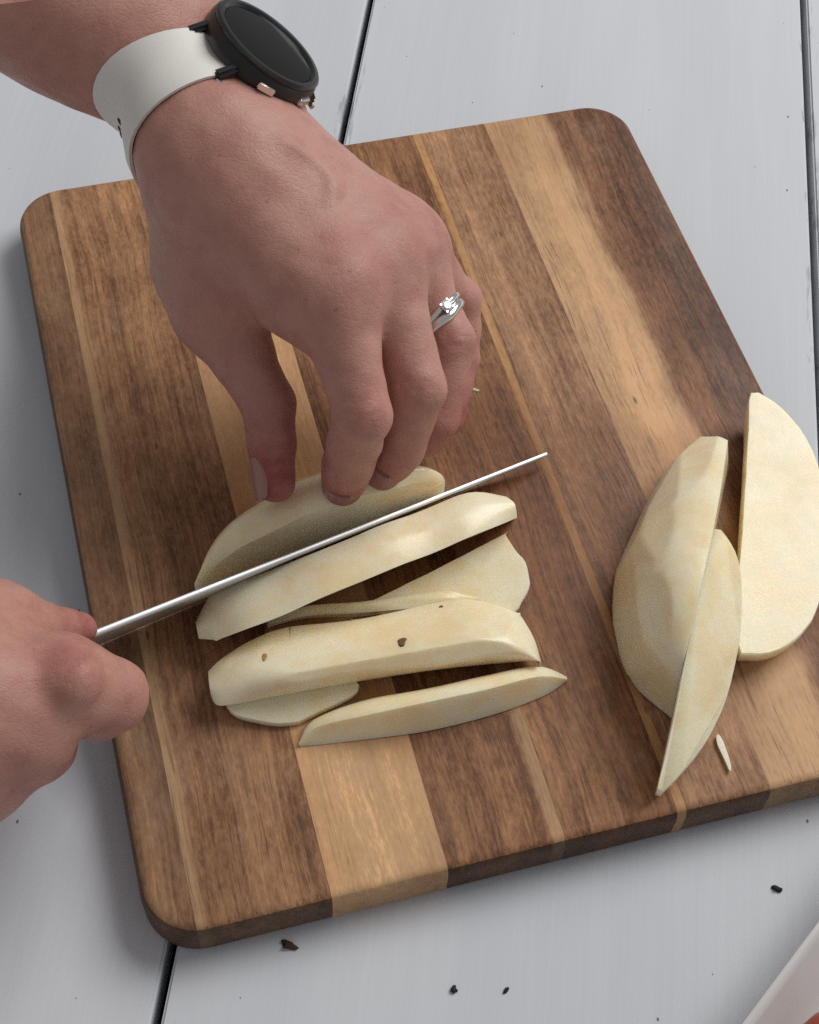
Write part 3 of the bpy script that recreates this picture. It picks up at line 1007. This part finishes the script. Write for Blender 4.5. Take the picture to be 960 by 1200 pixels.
# extensor tendons
for j in (idx, mid, rin):
    a = W0 + aW * 0.02 + nW * 0.0135
    b = j[0] + nW * 0.0088
    palm.append((a + (b - a) * 0.45, b - nW * 0.0010, 0.0008, 0.0012, 0.012, None))
fingers = [fing(idx, (0.0116, 0.0093, 0.0085, 0.0072)), fing(mid, (0.0112, 0.0092, 0.0084, 0.0071)),
           fing(rin, (0.0104, 0.0087, 0.0080, 0.0070)), fing(pky, (0.0098, 0.0082, 0.0074, 0.0064)),
           fing(thb[1:], (0.0122, 0.0091, 0.0070))]
grooves = []


def wrinkles(j, i, r, out, n=3, gap=0.0024):
    """skin folds across the back of joint i"""
    t = unit(j[i + 1] - j[i - 1]); back = out - t * (out @ t); back = unit(back); sd = np.cross(t, back)
    for k in range(n):
        c = j[i] + t * gap * (k - (n - 1) / 2)
        pts = [c + (back * math.cos(q) + sd * math.sin(q)) * (r + 0.0003) for q in (-0.75, -0.25, 0.25, 0.75)]
        for a, b in zip(pts, pts[1:]): grooves.append((a, b, 0.0004, 0.0009))


toward = unit(CAM_C - idx[1])
wrinkles(idx, 1, 0.0094, toward); wrinkles(mid, 1, 0.0093, toward); wrinkles(rin, 1, 0.0088, toward)
lo = np.min([p for p in idx + mid + rin + pky + thb + [W0, W1, fore[1]]], axis=0) - 0.032
hi = np.max([p for p in idx + mid + rin + pky + thb + [W0, W1, fore[1]]], axis=0) + 0.034
ext_ = fore[1] + 0.55 * (fore[2] - fore[1]); lo = np.minimum(lo, ext_); hi = np.maximum(hi, ext_)
fld = Field(lo, hi, 0.00115)
flush = [(j[0] + nW * 0.012, 0.020, 0.45) for j in (idx, mid, rin, pky)] + [(j[1] + toward * 0.009, 0.013, 0.38) for j in (idx, mid, rin, pky)] + \
        [(j[-1], 0.030, 0.95) for j in (idx, mid, rin, pky)] + [(thb[-1], 0.042, 1.1), (thb[2], 0.018, 0.6)]
DL, armL = build_hand('arm', fld, palm, fingers, grooves, flush, person, M_SKIN, veins=[[(330, 168), (356, 184), (380, 204), (388, 222), (386, 240)]])
armL['label'] = 'left forearm and hand pinching the potato'
for j, r, w in ((idx, 0.0076, 0.0056), (mid, 0.0075, 0.0056)):
    d = unit(j[-1] - j[-2]); nn = unit(CAM_C - j[-1]); nn = unit(nn - d * (nn @ d) * 1.0)
    c_ = j[-1] - d * 0.0015; dn_ = unit(nn + d * 0.12)
    t = march(DL, fld, c_, dn_, 0.02)
    nail(armL, c_ + dn_ * (t + 0.0005), unit(d - nn * 0.22), dn_, w * 0.92, 0.0050, M_NAIL)
# thumb nail faces left
d = unit(thb[-1] - thb[-2]); nn = unit(CAM_M @ np.array([-1, 0.1, 0.35])); nn = unit(nn - d * (nn @ d))
t = march(DL, fld, thb[-1] - d * 0.001, nn, 0.02)
nail(armL, thb[-1] - d * 0.001 + nn * (t + 0.0003), d, nn, 0.0056, 0.0072, M_NAIL)

# ---- smartwatch
WATCH_C = WATCH_B
watch = empty('smartwatch', W0)
tag(watch, 'black round smartwatch on white strap around the wrist', 'watch')
M_STRAP = NT('white_silicone'); M_STRAP.set(Base_Color=(0.78, 0.76, 0.71), Roughness=0.55)
sn = M_STRAP.noise(M_STRAP.mapping((900, 900, 900)), 1, 2)
M_STRAP.set(Normal=M_STRAP.bump(sn, 0.12, 0.0003)); M_STRAP = M_STRAP.m
M_BLACK = plain('black_aluminium', (0.012, 0.012, 0.013), 0.32)
M_GLASS = plain('dark_screen_glass', (0.002, 0.002, 0.0025), 0.04, Specular_IOR_Level=0.22)
sax = aW; sw = wW; snn = nW
scen = WATCH_C - nW * (((WATCH_C - W0) @ nW))     # strap centre: below the watch, on the arm's axis plane
NA = 72; offs = np.linspace(-0.010, 0.010, 7)
rad = np.zeros((len(offs), NA))
for i, of in enumerate(offs):
    for k in range(NA):
        th = 2 * math.pi * k / NA
        rad[i, k] = march(DL, fld, scen + sax * of, snn * math.cos(th) + sw * math.sin(th), 0.055)
for _ in range(4): rad = 0.25 * np.roll(rad, 1, 1) + 0.5 * rad + 0.25 * np.roll(rad, -1, 1)
rm = rad.max(0, keepdims=True) * 0.12 + rad * 0.88
prof = [(0, 0.0004), (1, 0.0004), (2, 0.0004), (3, 0.0004), (4, 0.0004), (5, 0.0004), (6, 0.0004), (6, 0.0016), (5, 0.0025), (4, 0.0027), (3, 0.0027), (2, 0.0027), (1, 0.0025), (0, 0.0016)]
ks = [k for k in range(NA + 1) if abs(((k * 360 / NA + 180) % 360) - 180) > 24]
rings = []
for k in ks:
    k0 = k % NA; th = 2 * math.pi * k0 / NA
    dr = snn * math.cos(th) + sw * math.sin(th)
    rings.append(np.array([scen + sax * offs[i] + dr * (rm[i, k0] + e) for i, e in prof]))
v, f = loft(rings)
strap = mesh_obj('strap', v, f, M_STRAP, watch, 50)
CX = WATCH_C - scen
wbase = scen + nW * (march(DL, fld, scen, nW, 0.05) + 0.0006)


def disc_lathe(name, prof, mat, cen, n=64, angle=35):
    rings = [np.array([cen + nW * z + (sw * math.cos(a) + sax * math.sin(a)) * r for a in np.linspace(0, 2 * math.pi, n, endpoint=False)]) for r, z in prof]
    v, f = loft(rings)
    return mesh_obj(name, v, f, mat, watch, angle)


RW = 0.0208
disc_lathe('case', [(0.015, 0.0), (RW - 0.003, 0.001), (RW - 0.0004, 0.0028), (RW, 0.0045), (RW, 0.0078), (RW - 0.0006, 0.0090), (0.0185, 0.0094)], M_BLACK, wbase)
disc_lathe('bezel', [(RW - 0.0006, 0.0092), (RW - 0.0004, 0.0100), (RW - 0.0012, 0.0108), (RW - 0.0026, 0.0109), (0.0172, 0.0100), (0.0168, 0.0092)], plain('bezel_black', (0.010, 0.010, 0.011), 0.28), wbase)
disc_lathe('screen', [(0.0171, 0.0090), (0.0170, 0.0100), (0.0120, 0.01025), (0.005, 0.0104), (0.001, 0.0104)], M_GLASS, wbase)


def obox(name, cen, ax, half, mat, parent, bev=0.0006):
    bm = bmesh.new(); bmesh.ops.create_cube(bm, size=2.0)
    for v in bm.verts: v.co = Vector(tuple(np.array(v.co) * np.array(half)))
    bmesh.ops.bevel(bm, geom=list(bm.edges), offset=bev, segments=3, affect='EDGES')
    for v in bm.verts:
        q = np.array(v.co); v.co = Vector(tuple(cen + ax[0] * q[0] + ax[1] * q[1] + ax[2] * q[2]))
    return bm_obj(name, bm, mat, parent, 40)


for s_ in (-1, 1):      # lugs carry the strap ends
    for t_ in (-1, 1):
        c = wbase + sw * s_ * 0.0198 + sax * t_ * 0.0098 + nW * 0.0022
        tilt = unit(sw * s_ - nW * 0.75)
        obox('lug', c, (tilt, sax, np.cross(tilt, sax)), (0.0044, 0.0017, 0.0018), M_BLACK, watch, 0.0009)
    c = wbase + sw * s_ * 0.0225 - nW * 0.0008
    for t0_, t1_ in ((-0.0127, -0.0108), (0.0108, 0.0127)):
        rings = [np.array([c + sax * t + (sw * math.cos(a) + nW * math.sin(a)) * 0.0009 for a in np.linspace(0, 2 * math.pi, 10, endpoint=False)]) for t in (t0_, t1_)]
        v, f = loft(rings); mesh_obj('lug_pin', v, f, M_SILVER, watch, 40)
    # strap end piece that closes up to the case
    c2 = wbase + sw * s_ * 0.0205 - nW * 0.0005
for t_ in (-1, 1):
    th = t_ * 0.42 - 0.1
    rd = sax * math.cos(th) + sw * math.sin(th)
    obox('button', wbase + rd * (RW + 0.0002) + nW * 0.0055, (np.cross(nW, rd), nW, rd), (0.0030, 0.0013, 0.0009), M_SILVER, watch, 0.0004)
# adjustment holes of the strap
M_HOLE = plain('strap_hole_dark', (0.03, 0.03, 0.03), 0.8)
def proj(p):
    c = CAM_M.T @ (np.asarray(p) - CAM_C)
    return np.array([480 + FPX * c[0] / -c[2], 600 - FPX * c[1] / -c[2]])


def strap_pt(a, i=3, e=0.00275):
    kf = (a % (2 * math.pi)) / (2 * math.pi) * NA; k0 = int(kf) % NA; q = kf - int(kf)
    dr = snn * math.cos(a) + sw * math.sin(a)
    return scen + sax * offs[i] + dr * (rm[i, k0] * (1 - q) + rm[i, (k0 + 1) % NA] * q + e), dr


cand = [a for a in np.linspace(0, 2 * math.pi, 361) if (strap_pt(a)[1] @ (CAM_C - strap_pt(a)[0])) > 0.004]
a0 = min(cand, key=lambda a: np.linalg.norm(proj(strap_pt(a)[0]) - np.array([139, 152])))
for da in (-0.10, 0.0, 0.10):
    p, dr = strap_pt(a0 + da); tg = np.cross(sax, dr)
    rings = [np.array([p + dr * e + tg * 0.0008 * math.cos(a) + sax * 0.0017 * math.sin(a) for a in np.linspace(0, 2 * math.pi, 12, endpoint=False)]) for e in (-0.0005, 0.00012)]
    v, f = loft(rings); mesh_obj('strap_hole', v, f, M_HOLE, strap, 40)

# ---- ring
rp = Pm((524, 368, 81)); rdir = unit(unit(rin[1] - rin[0]) + 0.35 * unit(CAM_M @ np.array([1.0, 0.15, -0.3])))
fdir = unit(rin[1] - rin[0]); rc = rin[0] + fdir * ((rp - rin[0]) @ fdir)
ring = empty('ring', rc); tag(ring, 'silver double band ring with a small stone on the ring finger', 'ring')
up = unit(CAM_C - rc); up = unit(up - rdir * (up @ rdir)); sd = np.cross(rdir, up)
# stone leans to the right-hand side of the finger
up2 = unit(up * math.cos(0.5) - sd * math.sin(0.5)); sd2 = np.cross(rdir, up2)


def band(off, half, wave, thick, mat, name):
    n = 72; rings = []
    rs = np.array([max(march(DL, fld, rc + rdir * off, up2 * math.cos(a) + sd2 * math.sin(a), 0.013), 0.0085) for a in np.linspace(0, 2 * math.pi, n, endpoint=False)])
    rs = np.minimum(rs, 0.0108)
    for _ in range(8): rs = 0.25 * np.roll(rs, 1) + 0.5 * rs + 0.25 * np.roll(rs, -1)
    for k in range(n):
        a = 2 * math.pi * k / n; dr = up2 * math.cos(a) + sd2 * math.sin(a)
        w = wave * math.exp(-(min(a, 2 * math.pi - a) / 0.45) ** 2)
        prof = [(-half, -0.0004), (-half, 0.5 * thick), (-half * 0.5, thick * 0.95), (0, thick), (half * 0.5, thick * 0.95), (half, 0.5 * thick), (half, -0.0004)]
        rings.append(np.array([rc + rdir * (off + w + x) + dr * (rs[k] + y) for x, y in prof]))
    v = [p for r in rings for p in r]; m = len(rings[0]); f = []
    for i in range(n):
        for j in range(m):
            f.append((i * m + j, i * m + (j + 1) % m, ((i + 1) % n) * m + (j + 1) % m, ((i + 1) % n) * m + j))
    mesh_obj(name, v, f, mat, ring, 50)
    return rs[0]


r0 = band(0.0014, 0.0016, 0.0007, 0.0018, M_SILVER, 'band')
band(-0.0012, 0.0011, -0.0004, 0.0016, M_SILVER, 'band')
gc = rc - rdir * 0.0008 + up2 * (r0 + 0.0020)
gr = [np.array([gc + up2 * z + (rdir * math.cos(a) + sd2 * math.sin(a)) * r for a in np.linspace(0, 2 * math.pi, 12, endpoint=False)]) for r, z in ((0.0004, -0.0014), (0.0021, 0.0002), (0.0021, 0.0005), (0.0013, 0.0012))]
v, f = loft(gr); mesh_obj('stone', v, f, M_GEM, ring, 5)
for k in range(4):
    a = math.pi / 4 + k * math.pi / 2; q = rdir * math.cos(a) + sd2 * math.sin(a)
    rr_ = [np.array([gc + up2 * z + q * (0.0009 + 0.6 * (z + 0.0014)) + (rdir * math.cos(b) + sd2 * math.sin(b)) * 0.0004 for b in np.linspace(0, 2 * math.pi, 8, endpoint=False)]) for z in (-0.0014, 0.0008)]
    v, f = loft(rr_); mesh_obj('prong', v, f, M_SILVER, ring, 40)

# ------------------------------------------------------------------ knife
K0 = Pm((100, 747, 57)); K1 = Pm((641, 532, 21))
ks_ = unit(K1 - K0); L = np.linalg.norm(K1 - K0)
mid_ = 0.5 * (K0 + K1); vdir = unit(mid_ - CAM_C)
flatn = unit(np.cross(ks_, vdir))                 # blade normal if seen exactly edge on
flatn = flatn if flatn[1] < 0 else -flatn
edge0 = np.cross(flatn, ks_); edge0 = edge0 if edge0[2] < 0 else -edge0
LEANK = math.radians(5.5)
ed = unit(edge0 * math.cos(LEANK) + flatn * math.sin(LEANK)) if True else edge0
# keep the visible near face: the edge swings slightly toward the viewer's side
bn = unit(np.cross(ks_, ed)); bn = bn if bn[1] < 0 else -bn
knife = empty('knife', K0); tag(knife, 'steel kitchen knife with black handle slicing through the potato', 'knife')
rings = []
n = 40
for i in range(n):
    s = i / (n - 1)
    zsp = K0[2] + (K1[2] - K0[2]) * s
    hmax = (zsp - 0.0165) / max(0.05, -ed[2])
    hgt = min(0.046, hmax) * (1.0 if s < 0.80 else max(0.02, 1 - ((s - 0.80) / 0.20) ** 2.2))
    th = 0.00112 * (1 - 0.30 * s)
    p = K0 + ks_ * (L * s)
    spine = [p + bn * (th * math.cos(q)) - ed * (0.42 * th * math.sin(q)) for q in np.linspace(0.05, math.pi - 0.05, 9)]
    rings.append(np.array(spine + [p - bn * th * 0.6 + ed * hgt * 0.7, p + ed * hgt, p + bn * th * 0.6 + ed * hgt * 0.7]))
v, f = loft(rings); mesh_obj('blade', v, f, M_STEEL, knife, 50)
# handle, running back into the fist
rings = []
HL = 0.115
for s in np.linspace(0, 1, 16):
    c = K0 - ks_ * (-0.0015 + HL * s) + ed * (0.0095 + 0.002 * math.sin(3 * s))
    a_, b_ = 0.0125 * (0.85 + 0.25 * math.sin(math.pi * s)), 0.0080
    if s < 0.02 or s > 0.98: a_, b_ = a_ * 0.8, b_ * 0.8
    rings.append(np.array([c + ed * a_ * math.cos(q) + bn * b_ * math.sin(q) for q in np.linspace(0, 2 * math.pi, 20, endpoint=False)]))
v, f = loft(rings); mesh_obj('handle', v, f, M_HANDLE, knife, 40)

# ---- hand that holds the knife
hax = -ks_                                          # along the handle, back toward the wrist


def H(back, d, side): return K0 + hax * back + ed * d + bn * side


i0 = Pm((70, 800, 82)); i1 = Pm((128, 815, 69)); i2 = Pm((115, 832, 50)); i3 = Pm((85, 820, 42))
m0 = Pm((28, 850, 78)); m1 = Pm((46, 872, 60)); m2 = Pm((25, 850, 38)); m3 = Pm((0, 820, 36))
r0_ = Pm((-15, 890, 66)); r1_ = Pm((12, 895, 48)); r2_ = Pm((-10, 870, 36)); r3_ = Pm((-35, 845, 34))
p0 = Pm((-50, 925, 60)); p1 = Pm((-25, 915, 46)); p2 = Pm((-45, 890, 36)); p3 = Pm((-60, 870, 34))
t0 = Pm((-60, 760, 78)); t1 = Pm((-5, 738, 74)); t2 = Pm((50, 738, 67)); t3 = Pm((94, 737, 60))
w0 = Pm((-170, 835, 92)); w1 = Pm((-260, 855, 105)); w2 = Pm((-420, 895, 130))
palmR = [(w0, i0, 0.021, 0.0118, 0.010, None), (w0, m0, 0.022, 0.0128, 0.008, None), (w0 + np.array([0, -0.01, -0.004]), r0_, 0.021, 0.0125, 0.014, None),
         (w0 + np.array([0, -0.018, -0.008]), p0, 0.019, 0.0115, 0.014, None), (w0 + np.array([0, 0.01, 0]), t1, 0.021, 0.0125, 0.016, None),
         (i0 - np.array([0.012, 0, 0.004]), t1 - np.array([0.006, 0, 0.004]), 0.0095, 0.0085, 0.010, None), (0.5 * (w0 + i0), 0.5 * (t0 + t1), 0.015, 0.012, 0.014, None),
         (Pm((84, 797, 91)), Pm((86, 798, 91)), 0.0070, 0.0070, 0.004, None),
         (w0, w1, 0.022, 0.024, 0.014, None), (w0 + np.array([0, -0.018, -0.006]), w1 + np.array([0, -0.020, -0.006]), 0.020, 0.023, 0.014, None),
         (w1, w2, 0.027, 0.034, 0.016, None)]
fingR = [fing([i0, i1, i2, i3], (0.0126, 0.0112, 0.0095, 0.0080)), fing([m0, m1, m2, m3], (0.0125, 0.0108, 0.0090, 0.0078)),
         fing([r0_, r1_, r2_, r3_], (0.0120, 0.0102, 0.0086, 0.0074)), fing([p0, p1, p2, p3], (0.0108, 0.0090, 0.0076, 0.0066)),
         fing([t1, t2, t3], (0.0105, 0.0078, 0.0052))]
allp = [i0, i1, i2, i3, m0, m1, m2, m3, r0_, r1_, r2_, r3_, p0, p1, p2, p3, t0, t1, t2, t3, w0, w1]
lo = np.min(allp, axis=0) - 0.03; hi = np.max(allp, axis=0) + 0.032
lo = np.minimum(lo, w2); hi = np.maximum(hi, w2)
fldR = Field(lo, hi, 0.00115)
flushR = [(i0 + np.array([0.003, 0, 0.012]), 0.016, 0.7), (i1, 0.020, 0.55), (m0, 0.024, 0.5), (m1, 0.022, 0.8), (t3, 0.025, 0.9), (r1_, 0.02, 0.7)]
def on_hand(q):
    return Pm(q)


grooves = []
DR, armR = build_hand('arm', fldR, palmR, fingR, grooves, flushR, person, M_SKIN)
armR['label'] = 'right forearm and hand gripping the knife'

# ------------------------------------------------------------------ crumbs on the table and board
M_CRUMB = plain('brown_crumb', (0.045, 0.022, 0.014), 0.8)
M_CRUMB2 = plain('black_crumb', (0.012, 0.010, 0.012), 0.8)


def crumb(px, py, z0, rx, ry, rz, mat, label, name='crumb', cat='crumb', seed=0, group=None):
    c = P(px, py, z0); bm = bmesh.new(); bmesh.ops.create_icosphere(bm, subdivisions=2, radius=1.0)
    r2 = np.random.default_rng(seed)
    for v in bm.verts:
        k = 1 + 0.22 * r2.standard_normal()
        v.co = Vector((v.co.x * rx * k, v.co.y * ry * k, max(v.co.z, -0.4) * rz * k))
    zmin = min(v.co.z for v in bm.verts)
    a = r2.uniform(0, 3)
    bm.transform(Matrix.Rotation(a, 4, 'Z'))
    bm.transform(Matrix.Translation((0, 0, -zmin)))
    o = bm_obj(name, bm, mat, None, 60); o.location = tuple(c)
    tag(o, label, cat, group)
    return o


crumb(338, 1108, ZT, 0.0026, 0.0013, 0.0010, M_CRUMB, 'brown crumb on the table below the front edge of the board', seed=3, group='crumbs on the table')
crumb(532, 1160, ZT, 0.0013, 0.0010, 0.0008, M_CRUMB2, 'roundish black crumb on the table at bottom centre', seed=4, group='crumbs on the table')
crumb(593, 1161, ZT, 0.0014, 0.0006, 0.0006, M_CRUMB2, 'thin black crumb on the table right of the roundish black crumb', seed=5, group='crumbs on the table')
crumb(910, 1042, ZT, 0.0017, 0.0009, 0.0008, M_CRUMB2, 'black oval crumb on the table above the white dish', seed=6, group='crumbs on the table')
crumb(556, 457, T, 0.0019, 0.0008, 0.0004, M_CUT, 'small pale potato crumb on the board beside the ringed finger', name='potato_crumb', seed=7)

# ------------------------------------------------------------------ white dish entering at the corner
dish = empty('dish', P(1000, 1250, 0)); tag(dish, 'white dish with straight rim at the bottom right corner', 'dish')
M_DISH = plain('white_ceramic', (0.60, 0.575, 0.565), 0.25)
e0 = P(866, 1203, 0.0245); e1 = P(964, 1072, 0.0245)
dx = unit((e1 - e0) * np.array([1, 1, 0])); dy = np.array([dx[1], -dx[0], 0])   # along the rim, inward
dc = e0 + dx * 0.02
LA, LB = 0.11, 0.075


def rrect(cx, a, b, r, z, n=10):
    out = []
    for sx, sy, st in ((1, 1, 0), (-1, 1, 90), (-1, -1, 180), (1, -1, 270)):
        for k in range(n + 1):
            q = math.radians(st + 90 * k / n)
            p = (sx * (a - r) + r * math.cos(q)) , (sy * (b - r) + r * math.sin(q))
            out.append(cx + dx * p[0] + dy * p[1] + np.array([0, 0, z]))
    return np.array(out)


ctr = np.array([e0[0], e0[1], 0]) + dx * 0.02 + dy * LB
prof = [(-0.014, 0.0), (-0.011, 0.003), (-0.002, 0.0245), (0.0, 0.0258), (-0.0003, 0.0268), (-0.0018, 0.0270), (-0.0034, 0.0258), (-0.012, 0.008), (-0.02, 0.005), (-0.06, 0.005)]
v, f = loft([rrect(ctr, LA + i_, LB + i_, max(0.03 + i_, 0.004), z_ + ZT) for i_, z_ in prof])
mesh_obj('bowl', v, f, M_DISH, dish, 45)
for k, (a_, b_) in enumerate(((0.03, -0.028), (-0.02, -0.01))):
    pass
tomc = P(1002, 1242, 0.018)
bm = bmesh.new(); bmesh.ops.create_icosphere(bm, subdivisions=3, radius=1.0)
for vv in bm.verts:
    vv.co = Vector((vv.co.x * 0.020, vv.co.y * 0.016, vv.co.z * 0.012))
o = bm_obj('tomato_piece', bm, plain('red_food', (0.35, 0.045, 0.02), 0.3), None, 60)
o.location = (tomc[0], tomc[1], 0.0185)
tag(o, 'red piece of food inside the white dish at the corner', 'food')
